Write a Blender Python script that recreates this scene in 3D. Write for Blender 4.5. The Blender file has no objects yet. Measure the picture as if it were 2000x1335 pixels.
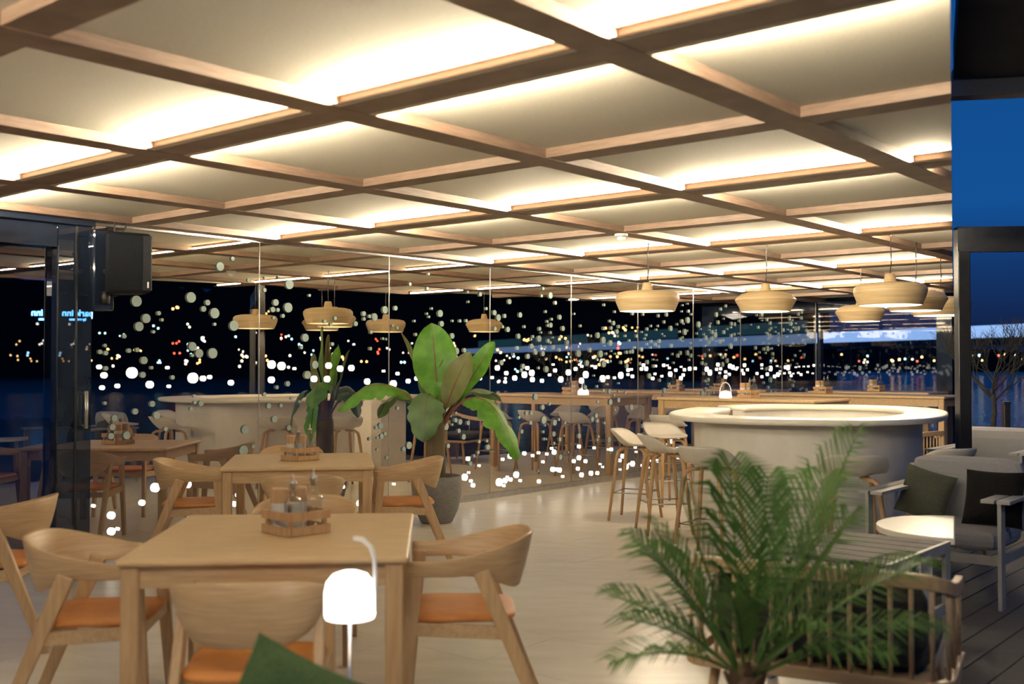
import bpy, bmesh, math, random
from mathutils import Vector, Matrix
sc = bpy.context.scene
COL = sc.collection
rnd = random.Random(7)
R = math.radians
# ------------------------------------------------------------------ camera, sky, exposure
cam = bpy.data.cameras.new('camera'); camo = bpy.data.objects.new('camera', cam); COL.objects.link(camo)
camo.location = (0, 0, 1.45); camo.rotation_euler = (R(91.28), 0, 0)
cam.sensor_width = 36; cam.lens = 36 * 2083 / 2000; cam.clip_start = .05; cam.clip_end = 3000
cam.dof.use_dof = True; cam.dof.focus_distance = 10.0; cam.dof.aperture_fstop = 2.2
sc.camera = camo
sc.view_settings.view_transform = 'Standard'; sc.view_settings.look = 'None'
sc.view_settings.gamma = 1; sc.view_settings.use_curve_mapping = False
sc.view_settings.exposure = 0.22
sc.cycles.max_bounces = 10; sc.cycles.transparent_max_bounces = 24
sc.cycles.sample_clamp_indirect = 6
sc.cycles.use_denoising = True
W_ = bpy.data.worlds.new('dusk_sky'); sc.world = W_; W_.use_nodes = True
nt = W_.node_tree; bg = nt.nodes['Background']
tc = nt.nodes.new('ShaderNodeTexCoord'); sx = nt.nodes.new('ShaderNodeSeparateXYZ'); rp = nt.nodes.new('ShaderNodeValToRGB')
nt.links.new(tc.outputs['Generated'], sx.inputs[0]); nt.links.new(sx.outputs['Z'], rp.inputs[0]); nt.links.new(rp.outputs[0], bg.inputs[0])
e = rp.color_ramp.elements
e[0].position = 0.0; e[0].color = (.004, .007, .025, 1)
e[1].position = 1.0; e[1].color = (.003, .035, .14, 1)
for p_, c_ in ((.03, (.006, .014, .055, 1)), (.085, (.006, .034, .135, 1)), (.14, (.006, .075, .28, 1)), (.30, (.005, .065, .24, 1))):
    k = e.new(p_); k.color = c_
bg.inputs[1].default_value = 0.92

LEDP = 37
LED = (1.0, .85, .60)
def area(name, loc, d, sx_, sy_, power, color, xdir=None):
    l = bpy.data.lights.new(name, 'AREA'); l.shape = 'RECTANGLE'; l.size = sx_; l.size_y = sy_; l.energy = power; l.color = color
    o = bpy.data.objects.new(name, l); COL.objects.link(o)
    z = -Vector(d).normalized(); x = Vector(xdir).normalized() if xdir else z.orthogonal().normalized()
    y = z.cross(x).normalized(); x = y.cross(z)
    M = Matrix((x, y, z)).transposed().to_4x4(); M.translation = loc; o.matrix_world = M
    o['kind'] = 'helper'
    return o
# grid axes of the pavilion: U along the glass partition, W across towards it
U = Vector((.6415, .7671, 0)); W = Vector((-.7671, .6415, 0))
def g(u, w, z=0): return U * u + W * w + Vector((0, 0, z))
RR = .4138            # the pavilion's right edge is the vertical plane x = RR * y
U0, W0, CELL = 1.651, .689, 1.432
WALL = 7.70; FAR = 17.35
def w_edge(u): return .3138 * u
# LED coves on every second beam, a strip on each side
for i in (-1, 1, 3, 5, 7, 9):
    u = U0 + CELL * i
    for s in (-1, 1):
        uu = u + s * .098
        wa, wb = w_edge(max(uu, .3)) + .05, WALL - .15
        if i == -1: wa = .9
        d = U * s + Vector((0, 0, .08))
        area('led_strip', g(uu, (wa + wb) / 2, 2.566), tuple(d), .018, wb - wa, LEDP * (wb - wa), LED, tuple(W.cross(d)))

# unseen warm fill lights, added above the view to brighten the room
area('front_fill_light', (-1.6, 1.9, 2.5), (.05, .55, -1), 1.6, .6, 20, (1, .86, .64), (1, 0, 0))
area('front_fill_light', (.3, 1.9, 2.5), (.1, .75, -1), 1.2, .6, 14, (1, .86, .64), (1, 0, 0))
# ------------------------------------------------------------------ materials
MATS = {}
def mat(name, col, rough=.5, metal=0, col2=None, scale=8, stretch=(1, 1, 1), bump=0, emit=None, es=0, spec=.5, sharp=(.35, .65), coord='Object', transl=0):
    m = bpy.data.materials.new(name); m.use_nodes = True; n = m.node_tree.nodes; l = m.node_tree.links
    b = n['Principled BSDF']
    b.inputs['Base Color'].default_value = (*col, 1); b.inputs['Roughness'].default_value = rough; b.inputs['Metallic'].default_value = metal
    b.inputs['Specular IOR Level'].default_value = spec
    if emit: b.inputs['Emission Color'].default_value = (*emit, 1); b.inputs['Emission Strength'].default_value = es
    if col2 or bump:
        t = n.new('ShaderNodeTexCoord'); mp = n.new('ShaderNodeMapping'); mp.inputs['Scale'].default_value = stretch
        ns = n.new('ShaderNodeTexNoise'); ns.inputs['Scale'].default_value = scale; ns.inputs['Detail'].default_value = 5
        l.new(t.outputs[coord], mp.inputs[0]); l.new(mp.outputs[0], ns.inputs['Vector'])
        if col2:
            r = n.new('ShaderNodeValToRGB'); r.color_ramp.elements[0].position = sharp[0]; r.color_ramp.elements[1].position = sharp[1]
            r.color_ramp.elements[0].color = (*col, 1); r.color_ramp.elements[1].color = (*col2, 1)
            l.new(ns.outputs[0], r.inputs[0]); l.new(r.outputs[0], b.inputs['Base Color'])
        if bump:
            bp = n.new('ShaderNodeBump'); bp.inputs['Strength'].default_value = bump; bp.inputs['Distance'].default_value = .01
            l.new(ns.outputs[0], bp.inputs['Height']); l.new(bp.outputs[0], b.inputs['Normal'])
    if transl:
        tr = n.new('ShaderNodeBsdfTranslucent'); mx = n.new('ShaderNodeMixShader'); mx.inputs[0].default_value = transl
        src = b.inputs['Base Color'].links
        if src: l.new(src[0].from_socket, tr.inputs[0])
        else: tr.inputs[0].default_value = (*col, 1)
        l.new(b.outputs[0], mx.inputs[1]); l.new(tr.outputs[0], mx.inputs[2]); l.new(mx.outputs[0], n['Material Output'].inputs[0])
    MATS[name] = m
    return m
def glassmat(name, fac, tint=(1, 1, 1), gl=(1, 1, 1), fres=False):
    m = bpy.data.materials.new(name); m.use_nodes = True; n = m.node_tree.nodes; l = m.node_tree.links
    n.remove(n['Principled BSDF'])
    t = n.new('ShaderNodeBsdfTransparent'); t.inputs[0].default_value = (*tint, 1)
    s = n.new('ShaderNodeBsdfGlossy'); s.inputs[0].default_value = (*gl, 1); s.inputs['Roughness'].default_value = 0
    mx = n.new('ShaderNodeMixShader'); mx.inputs[0].default_value = fac
    if fres:
        f = n.new('ShaderNodeLayerWeight'); f.inputs['Blend'].default_value = .35
        pw = n.new('ShaderNodeMath'); pw.operation = 'POWER'; pw.inputs[1].default_value = 2.2
        ad = n.new('ShaderNodeMath'); ad.operation = 'ADD'; ad.inputs[1].default_value = fac
        l.new(f.outputs['Facing'], pw.inputs[0]); l.new(pw.outputs[0], ad.inputs[0]); l.new(ad.outputs[0], mx.inputs[0])
    l.new(t.outputs[0], mx.inputs[1]); l.new(s.outputs[0], mx.inputs[2]); l.new(mx.outputs[0], n['Material Output'].inputs[0])
    MATS[name] = m
    return m
oak = mat('oak', (.44, .295, .155), .42, col2=(.53, .37, .205), scale=6, stretch=(1.2, 9, 9), bump=.05)
oaks = mat('oak_shell', (.43, .285, .15), .42, col2=(.52, .36, .20), scale=5, stretch=(1.5, 1.5, 24), bump=.03)
oakl = mat('oak_leg', (.43, .28, .145), .42, col2=(.52, .355, .195), scale=6, stretch=(9, 9, 1), bump=.04)
oakt = mat('oak_top', (.55, .385, .21), .38, col2=(.65, .475, .275), scale=5, stretch=(1, 10, 10), bump=.03)
oakd = mat('oak_dark', (.40, .24, .12), .5, col2=(.50, .32, .17), scale=6, stretch=(9, 9, 1), bump=.05)
beamm = mat('beam_wood', (.20, .132, .095), .5, col2=(.27, .183, .135), scale=7, stretch=(1, 1, 10), bump=.05)
fabric_panel = mat('woven_panel', (.58, .54, .46), .9, col2=(.67, .63, .54), scale=60, stretch=(1, 6, 1), bump=.15)
leather = mat('orange_leather', (.46, .17, .035), .5, col2=(.54, .22, .055), scale=12, bump=.08)
tile = mat('floor_tile', (.80, .76, .66), .25, col2=(.87, .83, .735), scale=2.2, stretch=(1, 4, 1))
grout = mat('tile_bed', (.46, .42, .35), .8, col2=(.5, .46, .39), scale=20)
deckm = mat('deck_plank', (.045, .042, .038), .7, col2=(.07, .064, .058), scale=5, stretch=(1, 14, 14), bump=.2)
darkframe = mat('anodised_dark_frame', (.012, .018, .035), .03, col2=(.016, .024, .045), scale=3, spec=.6)
postm = mat('glossy_door_post', (.010, .016, .032), .0, col2=(.013, .02, .04), scale=3, spec=.8)
blackm = mat('black_metal', (.012, .013, .016), .35, col2=(.018, .018, .02), scale=20)
speakm = mat('speaker_plastic', (.005, .006, .009), .6, col2=(.007, .008, .012), scale=80, bump=.1, spec=.06)
grillem = mat('speaker_grille', (.012, .013, .016), .6, col2=(.02, .021, .025), scale=220, bump=.3, spec=.1)
white_metal = mat('white_metal', (.55, .54, .52), .4, col2=(.6, .59, .57), scale=15)
outmetal = mat('outdoor_metal', (.30, .295, .28), .45, col2=(.34, .335, .32), scale=15)
greyfab = mat('grey_fabric', (.22, .22, .24), .9, col2=(.27, .27, .29), scale=150, bump=.2)
darkfab = mat('charcoal_fabric', (.018, .02, .02), .9, col2=(.03, .032, .03), scale=120, bump=.2)
blackfab = mat('black_fabric', (.004, .004, .005), .95, col2=(.008, .008, .009), scale=100, bump=.2, spec=.05)
greenfab = mat('green_fabric', (.022, .05, .012), .85, col2=(.035, .075, .02), scale=90, bump=.2)
olivefab = mat('olive_fabric', (.025, .03, .02), .9, col2=(.04, .045, .03), scale=100, bump=.2)
barw = mat('bar_top_stone', (.72, .69, .60), .3, col2=(.76, .73, .65), scale=4)
barb = mat('bar_plaster', (.60, .57, .52), .55, col2=(.66, .63, .58), scale=6, bump=.05)
stoolm = mat('stool_shell', (.52, .49, .44), .5, col2=(.56, .53, .48), scale=25)
potm = mat('pot_stone', (.15, .145, .145), .75, col2=(.20, .195, .19), scale=30, stretch=(1, 1, 3), bump=.06)
soilm = mat('gravel', (.30, .25, .15), .9, col2=(.50, .44, .30), scale=50, bump=.8)
leafm = mat('banana_leaf', (.07, .21, .02), .4, col2=(.12, .32, .035), scale=5, stretch=(2, 2, 2), bump=.15, transl=.35)
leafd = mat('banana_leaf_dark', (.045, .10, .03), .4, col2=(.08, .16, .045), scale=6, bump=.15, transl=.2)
leafb = mat('banana_leaf_brownish', (.10, .115, .035), .45, col2=(.15, .17, .05), scale=6, bump=.15, transl=.25)
ribm = mat('leaf_midrib', (.14, .035, .025), .5, col2=(.18, .06, .03), scale=10)
stemm = mat('plant_stem', (.07, .05, .025), .6, col2=(.12, .09, .04), scale=9, stretch=(1, 1, .2), bump=.2)
palmm = mat('palm_leaflet', (.04, .105, .016), .5, col2=(.075, .17, .03), scale=9, transl=.2)
palmt = mat('palm_trunk', (.10, .06, .035), .8, col2=(.16, .10, .05), scale=20, bump=.6)
lampwood = mat('layered_wood', (.40, .29, .15), .45, col2=(.56, .42, .25), scale=5, stretch=(.6, .6, 26), bump=.12)
lampin = mat('lamp_inner', (.85, .78, .62), .6, col2=(.88, .82, .68), scale=4)
bulbm = mat('lamp_diffuser', (1, .95, .85), .5, emit=(1, .80, .52), es=7)
cordm = mat('black_cord', (.03, .025, .03), .6, col2=(.04, .035, .04), scale=30)
frost = mat('frosted_dot', (.37, .49, .49), .8, col2=(.41, .52, .52), scale=30)
glowdot = mat('painted_glow_dot', (.9, .9, .9), .8, emit=(1, .97, .92), es=1.7)  # glow of the bright dots painted in as emission, no lamp behind them
lanternm = mat('lantern_glow', (1, 1, 1), .4, emit=(1, .98, .96), es=3.0)
lanternh = mat('lantern_handle', (.75, .75, .74), .35, col2=(.8, .8, .79), scale=10)
clear = glassmat('clear_bottle_glass', .09, (.93, .94, .92), fres=True)
mirrorg = glassmat('reflective_partition_glass', .72, (.85, .88, .90), (.97, .91, .80))
doorg = glassmat('dark_door_glass', .24, (.5, .55, .65), (.85, .85, .95))
windowg = glassmat('window_glass', .10, (.9, .93, .97))
millw = mat('mill_white', (.62, .60, .56), .4, col2=(.66, .64, .6), scale=10)
ledgem = mat('cove_ledge', (.62, .56, .46), .7, col2=(.66, .6, .5), scale=10)
roofm = mat('roof_dark', (.02, .02, .022), .8, col2=(.03, .03, .032), scale=3)
steel = mat('steel', (.5, .5, .5), .3, 1, col2=(.6, .6, .6), scale=20)
water = mat('river_water', (.003, .009, .02), .10, bump=0)
def wavy():
    n = water.node_tree.nodes; l = water.node_tree.links
    t = n.new('ShaderNodeTexCoord'); ns = n.new('ShaderNodeTexNoise'); ns.inputs['Scale'].default_value = .9; ns.inputs['Detail'].default_value = 4
    mp = n.new('ShaderNodeMapping'); mp.inputs['Scale'].default_value = (1, 1, 1)
    b = n.new('ShaderNodeBump'); b.inputs['Strength'].default_value = .8; b.inputs['Distance'].default_value = .25
    l.new(t.outputs['Object'], mp.inputs[0]); l.new(mp.outputs[0], ns.inputs['Vector']); l.new(ns.outputs[0], b.inputs['Height']); l.new(b.outputs[0], n['Principled BSDF'].inputs['Normal'])
wavy()
bridgem = mat('bridge_light', (.5, .6, .7), .5, emit=(.36, .58, 1.0), es=.75)
bridged = mat('bridge_concrete', (.03, .035, .04), .8, col2=(.05, .055, .06), scale=.3)
tealm = mat('bridge_teal_wall', (.05, .09, .1), .8, emit=(.05, .16, .19), es=.55)
bankm = mat('night_bank', (.006, .007, .007), .95, col2=(.01, .011, .01), scale=.05)
lw = mat('light_warm', (1, .7, .3), .5, emit=(1, .55, .18), es=6)
lc = mat('light_cyan', (.6, .9, 1), .5, emit=(.45, .85, 1), es=5)
lwh = mat('light_white', (1, .9, .8), .5, emit=(1, .85, .7), es=5)
lrd = mat('light_red', (1, .2, .1), .5, emit=(1, .12, .06), es=4)
lbl = mat('light_blue', (.2, .3, 1), .5, emit=(.10, .16, 1), es=6)
signm = mat('sign_neon', (.2, .5, 1), .5, emit=(.12, .42, 1), es=30)
barkm = mat('bark', (.02, .02, .022), .9, col2=(.03, .03, .03), scale=20)

# ------------------------------------------------------------------ mesh helpers
class MB:
    def __init__(s): s.v = []; s.f = []
    def add(s, vs, fs):
        o = len(s.v); s.v += [tuple(v) for v in vs]; s.f += [tuple(i + o for i in f) for f in fs]; return s
    def box(s, c, d, M=None, ch=0):
        x, y, z = d[0] / 2, d[1] / 2, d[2] / 2
        if ch:
            vs = []; ring = [(-x + ch, -y), (x - ch, -y), (x, -y + ch), (x, y - ch), (x - ch, y), (-x + ch, y), (-x, y - ch), (-x, -y + ch)]
            ins = [(px * (1 - ch / x), py * (1 - ch / y)) for px, py in ring]
            for pts, zz in ((ins, -z), (ring, -z + ch), (ring, z - ch), (ins, z)): vs += [(a, b, zz) for a, b in pts]
            fs = [tuple(range(7, -1, -1)), tuple(range(24, 32))]
            for k in range(3):
                for i in range(8): j = (i + 1) % 8; fs.append((k * 8 + i, k * 8 + j, k * 8 + 8 + j, k * 8 + 8 + i))
        else:
            vs = [(-x, -y, -z), (x, -y, -z), (x, y, -z), (-x, y, -z), (-x, -y, z), (x, -y, z), (x, y, z), (-x, y, z)]
            fs = [(3, 2, 1, 0), (4, 5, 6, 7), (0, 1, 5, 4), (1, 2, 6, 5), (2, 3, 7, 6), (3, 0, 4, 7)]
        T = Matrix.Translation(c) @ (M.to_4x4() if M else Matrix.Identity(4))
        return s.add([T @ Vector(v) for v in vs], fs)
    def bar(s, a, b, wa, da, wb=None, db=None, side=None):
        a = Vector(a); b = Vector(b); wb = wb or wa; db = db or da
        t = (b - a).normalized(); x = Vector(side) if side else (Vector((1, 0, 0)) if abs(t.x) < .9 else Vector((0, 1, 0)))
        x = (x - t * x.dot(t)).normalized(); y = t.cross(x)
        vs = []
        for p, w, d in ((a, wa, da), (b, wb, db)):
            vs += [p - x * w / 2 - y * d / 2, p + x * w / 2 - y * d / 2, p + x * w / 2 + y * d / 2, p - x * w / 2 + y * d / 2]
        return s.add(vs, [(3, 2, 1, 0), (4, 5, 6, 7), (0, 1, 5, 4), (1, 2, 6, 5), (2, 3, 7, 6), (3, 0, 4, 7)])
    def tube(s, pts, r, n=8):
        pts = [Vector(p) for p in pts]; rs = r if isinstance(r, (list, tuple)) else [r] * len(pts)
        vs = []; px = None
        for i, p in enumerate(pts):
            t = (pts[min(i + 1, len(pts) - 1)] - pts[max(i - 1, 0)]).normalized()
            x = px - t * px.dot(t) if px is not None else t.orthogonal()
            if x.length < 1e-6: x = t.orthogonal()
            x.normalize(); px = x; y = t.cross(x)
            for k in range(n):
                a = 2 * math.pi * k / n; vs.append(p + (x * math.cos(a) + y * math.sin(a)) * rs[i])
        fs = [tuple(range(n - 1, -1, -1)), tuple(range(n * (len(pts) - 1), n * len(pts)))]
        for i in range(len(pts) - 1):
            for k in range(n): j = (k + 1) % n; fs.append((i * n + k, i * n + j, i * n + n + j, i * n + n + k))
        return s.add(vs, fs)
    def lathe(s, prof, n=32, c=(0, 0, 0), cap0=True, cap1=True):
        vs = []
        for r, z in prof:
            for k in range(n): a = 2 * math.pi * k / n; vs.append((c[0] + r * math.cos(a), c[1] + r * math.sin(a), c[2] + z))
        fs = []
        for i in range(len(prof) - 1):
            for k in range(n): j = (k + 1) % n; fs.append((i * n + k, i * n + j, i * n + n + j, i * n + n + k))
        if cap0: fs.append(tuple(range(n - 1, -1, -1)))
        if cap1: fs.append(tuple(range(n * (len(prof) - 1), n * len(prof))))
        return s.add(vs, fs)
    def grid(s, rows, closed=False):
        m = len(rows[0]); vs = [p for r in rows for p in r]; fs = []
        for i in range(len(rows) - 1):
            for k in range(m if closed else m - 1): j = (k + 1) % m; fs.append((i * m + k, i * m + j, i * m + m + j, i * m + m + k))
        return s.add(vs, fs)
    def prism(s, poly, z0, z1):
        n = len(poly)
        return s.add([(x, y, z0) for x, y in poly] + [(x, y, z1) for x, y in poly], [tuple(range(n - 1, -1, -1)), tuple(range(n, 2 * n))] + [(i, (i + 1) % n, n + (i + 1) % n, n + i) for i in range(n)])
    def ico(s, c, r):
        t = (1 + 5 ** .5) / 2; vs = [(-1, t, 0), (1, t, 0), (-1, -t, 0), (1, -t, 0), (0, -1, t), (0, 1, t), (0, -1, -t), (0, 1, -t), (t, 0, -1), (t, 0, 1), (-t, 0, -1), (-t, 0, 1)]
        fs = [(0, 11, 5), (0, 5, 1), (0, 1, 7), (0, 7, 10), (0, 10, 11), (1, 5, 9), (5, 11, 4), (11, 10, 2), (10, 7, 6), (7, 1, 8), (3, 9, 4), (3, 4, 2), (3, 2, 6), (3, 6, 8), (3, 8, 9), (4, 9, 5), (2, 4, 11), (6, 2, 10), (8, 6, 7), (9, 8, 1)]
        return s.add([Vector(c) + Vector(v).normalized() * r for v in vs], fs)
    def mesh(s, name, m, smooth=False, recalc=False):
        me = bpy.data.meshes.new(name); me.from_pydata(s.v, [], s.f); me.materials.append(m)
        if recalc:
            b = bmesh.new(); b.from_mesh(me); bmesh.ops.recalc_face_normals(b, faces=b.faces); b.to_mesh(me); b.free()
        if smooth: me.polygons.foreach_set('use_smooth', [True] * len(me.polygons))
        me.update(); return me
    def obj(s, name, m, parent=None, smooth=False, recalc=False, bevel=0, sub=0):
        return link(name, s.mesh(name, m, smooth, recalc), parent, bevel, sub)
def link(name, me, parent=None, bevel=0, sub=0):
    o = bpy.data.objects.new(name, me); COL.objects.link(o); o.parent = parent
    if bevel:
        b = o.modifiers.new('b', 'BEVEL'); b.width = bevel; b.segments = 2; b.limit_method = 'ANGLE'
    if sub:
        b = o.modifiers.new('s', 'SUBSURF'); b.levels = sub; b.render_levels = sub
    return o
def tag(o, label=None, cat=None, group=None, kind=None):
    if label: o['label'] = label
    if cat: o['category'] = cat
    if group: o['group'] = group
    if kind: o['kind'] = kind
    return o
def thing(name, label, cat, loc=(0, 0, 0), rz=0, group=None):
    o = bpy.data.objects.new(name, None); COL.objects.link(o); o.location = loc; o.rotation_euler = (0, 0, rz); o.empty_display_size = .1
    return tag(o, label, cat, group)
def struct(name, loc=(0, 0, 0)):
    o = bpy.data.objects.new(name, None); COL.objects.link(o); o.location = loc; o['kind'] = 'structure'; return o
KIDS = {}
def copy_tree(o, parent=None):
    c = o.copy(); COL.objects.link(c)
    if parent: c.parent = parent
    for ch in list(o.children): copy_tree(ch, c)
    return c
class Kit:
    """first placement uses the prototype itself, later ones copy it"""
    def __init__(s, make): s.make = make; s.p = None
    def place(s, loc, rz, label, group=None, scale=None):
        if s.p is None: s.p = s.make(); o = s.p
        else: o = copy_tree(s.p)
        o.location = loc; o.rotation_euler = (0, 0, rz); o['label'] = label
        if scale: o.scale = (scale,) * 3
        if group: o['group'] = group
        elif 'group' in o: del o['group']
        return o
def clip_mesh(me, planes):
    b = bmesh.new(); b.from_mesh(me)
    for co, no in planes:
        r = bmesh.ops.bisect_plane(b, geom=b.verts[:] + b.edges[:] + b.faces[:], plane_co=co, plane_no=no, clear_outer=True)
        ed = [x for x in r['geom_cut'] if isinstance(x, bmesh.types.BMEdge)]
        if ed: bmesh.ops.edgenet_fill(b, edges=ed)
    n = len(b.faces); b.to_mesh(me); b.free(); return n
EDGE = [((0, 0, 0), Vector((1, -RR, 0)).normalized()), ((0, 1.2, 0), (0, -1, 0))]
def ubox(mb, u0, u1, w0, w1, z0, z1):
    vs = [g(u0, w0, z0), g(u0, w1, z0), g(u1, w1, z0), g(u1, w0, z0)]; vs += [v + Vector((0, 0, z1 - z0)) for v in vs]
    return mb.add(vs, [(0, 1, 2, 3), (7, 6, 5, 4), (4, 5, 1, 0), (5, 6, 2, 1), (6, 7, 3, 2), (7, 4, 0, 3)])
def cbox(name, m, parent, args, planes=EDGE, **k):
    mb = MB()
    ubox(mb, *args); me = mb.mesh(name, m, recalc=True)
    if not clip_mesh(me, planes): bpy.data.meshes.remove(me); return None
    return link(name, me, parent, **k)

# ------------------------------------------------------------------ setting: ceiling
ceiling = struct('ceiling')
BW = .082
ZB, ZP = 2.55, 2.600
for j in range(-1, 6):
    w = W0 + CELL * j if j < 5 else WALL - .075
    cbox('beam', beamm, ceiling, (.2, FAR, w - BW, w + BW, ZB, ZP + .01))
for i in range(-1, 11):
    u = U0 + CELL * i
    ws = [-.8] + [W0 + CELL * j if j < 5 else WALL - .075 for j in range(-1, 6)]
    for a, b in zip(ws, ws[1:]):
        cbox('beam', beamm, ceiling, (u - BW, u + BW, a + BW, b - BW, ZB + .002, ZP + .01))
        if i % 2:
            for s in (-1, 1): cbox('cove_ledge', ledgem, ceiling, (min(u + s * BW, u + s * (BW + .034)), max(u + s * BW, u + s * (BW + .034)), a + BW, b - BW, ZB + .003, ZB + .008))
            for s in (-1, 1): cbox('cove_lip', beamm, ceiling, (min(u + s * (BW + .034), u + s * (BW + .040)), max(u + s * (BW + .034), u + s * (BW + .040)), a + BW, b - BW, ZB + .003, ZB + .0105))
us = [-1] + [U0 + CELL * i for i in range(-1, 11)] + [FAR]
ws = [-.8] + [W0 + CELL * j if j < 5 else WALL - .075 for j in range(-1, 6)]
for ua, ub in zip(us, us[1:]):
    for wa, wb in zip(ws, ws[1:]):
        cbox('ceiling_panel', fabric_panel, ceiling, (ua + BW, ub - BW, wa + BW, wb - BW, ZP, ZP + .02))
mb = MB(); ubox(mb, -2, FAR + .1, -1, WALL + .1, ZP + .025, ZP + .28); me = mb.mesh('roof_slab', roofm, recalc=True); clip_mesh(me, EDGE); link('roof_slab', me, ceiling)
mb = MB(); ubox(mb, -2, FAR + 1, WALL + .1, WALL + 6, ZB + .05, ZP + .28); mb.obj('sky_block_slab', roofm, ceiling, recalc=True)  # added slab outside the glass, blocks the sky behind the partition

# ------------------------------------------------------------------ floor: tiles inside, planks outside
BP, BD = Vector((1.49, 4.86, 0)), Vector((.451, .8925, 0))
BN = Vector((BD.y, -BD.x, 0))
floor = struct('floor')
cut = [(BP, BN), ((0, .4, 0), (0, -1, 0))]
mb = MB(); ubox(mb, -6, FAR, -4, WALL + .05, -.12, -.006); me = mb.mesh('tile_bed', grout, recalc=True); clip_mesh(me, cut); link('tile_bed', me, floor)
full = MB(); ubox(full, .0015, .5985, .0015, 1.1985, -.02, 0); fullme = full.mesh('tile', tile, recalc=True)
def outside(p): return (p - BP).dot(BN) > 0 or p.y < .4
for a in range(-2, 30):
    for b in range(-3, 7):
        u, w = a * .6 - .25, b * 1.2 - .70 + (.6 if a % 2 else 0)
        if w + 1.2 > WALL + 1.19 or u > FAR: continue
        cs = [g(u + x, w + y) for x in (0, .6) for y in (0, 1.2)]
        n = sum(outside(c) for c in cs)
        if n == 4: continue
        lim = u + .6 > FAR or w + 1.2 > WALL
        if n == 0 and not lim:
            o = link('tile', fullme, floor); o.location = g(u, w)
        else: cbox('tile', tile, floor, (u + .0015, min(u + .5985, FAR), w + .0015, min(w + 1.1985, WALL), -.02, 0), cut)
deck = struct('floor_deck')
w = -3.0; n = 0
while w < 3.9:
    ub = 4.68 + (w + .08 - 1.975) / .2323
    ue = 12.6
    if ub < ue:
        cbox('plank', deckm, deck, (max(ub - .9, -7), ue, w + .004, w + .156, -.03, -.001), [(BP + BN * .004, -BN)])
    w += .16
mb = MB(); ubox(mb, -8, 12.6, -3.2, 3.95, -.2, -.035); me = mb.mesh('deck_joists', roofm, recalc=True); clip_mesh(me, [(BP + BN * .004, -BN)]); link('deck_joists', me, deck)
# ground behind the partition
mb = MB(); ubox(mb, -6, FAR + 2, WALL + .06, WALL + 22, -.15, -.03); mb.obj('ground_terrace', deckm, None, recalc=True)['kind'] = 'structure'
mb = MB(); mb.add([(-900, -900, -1.1), (900, -900, -1.1), (900, 1200, -1.1), (-900, 1200, -1.1)], [(0, 1, 2, 3)])
mb.obj('river_water', water)['kind'] = 'structure'

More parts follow.
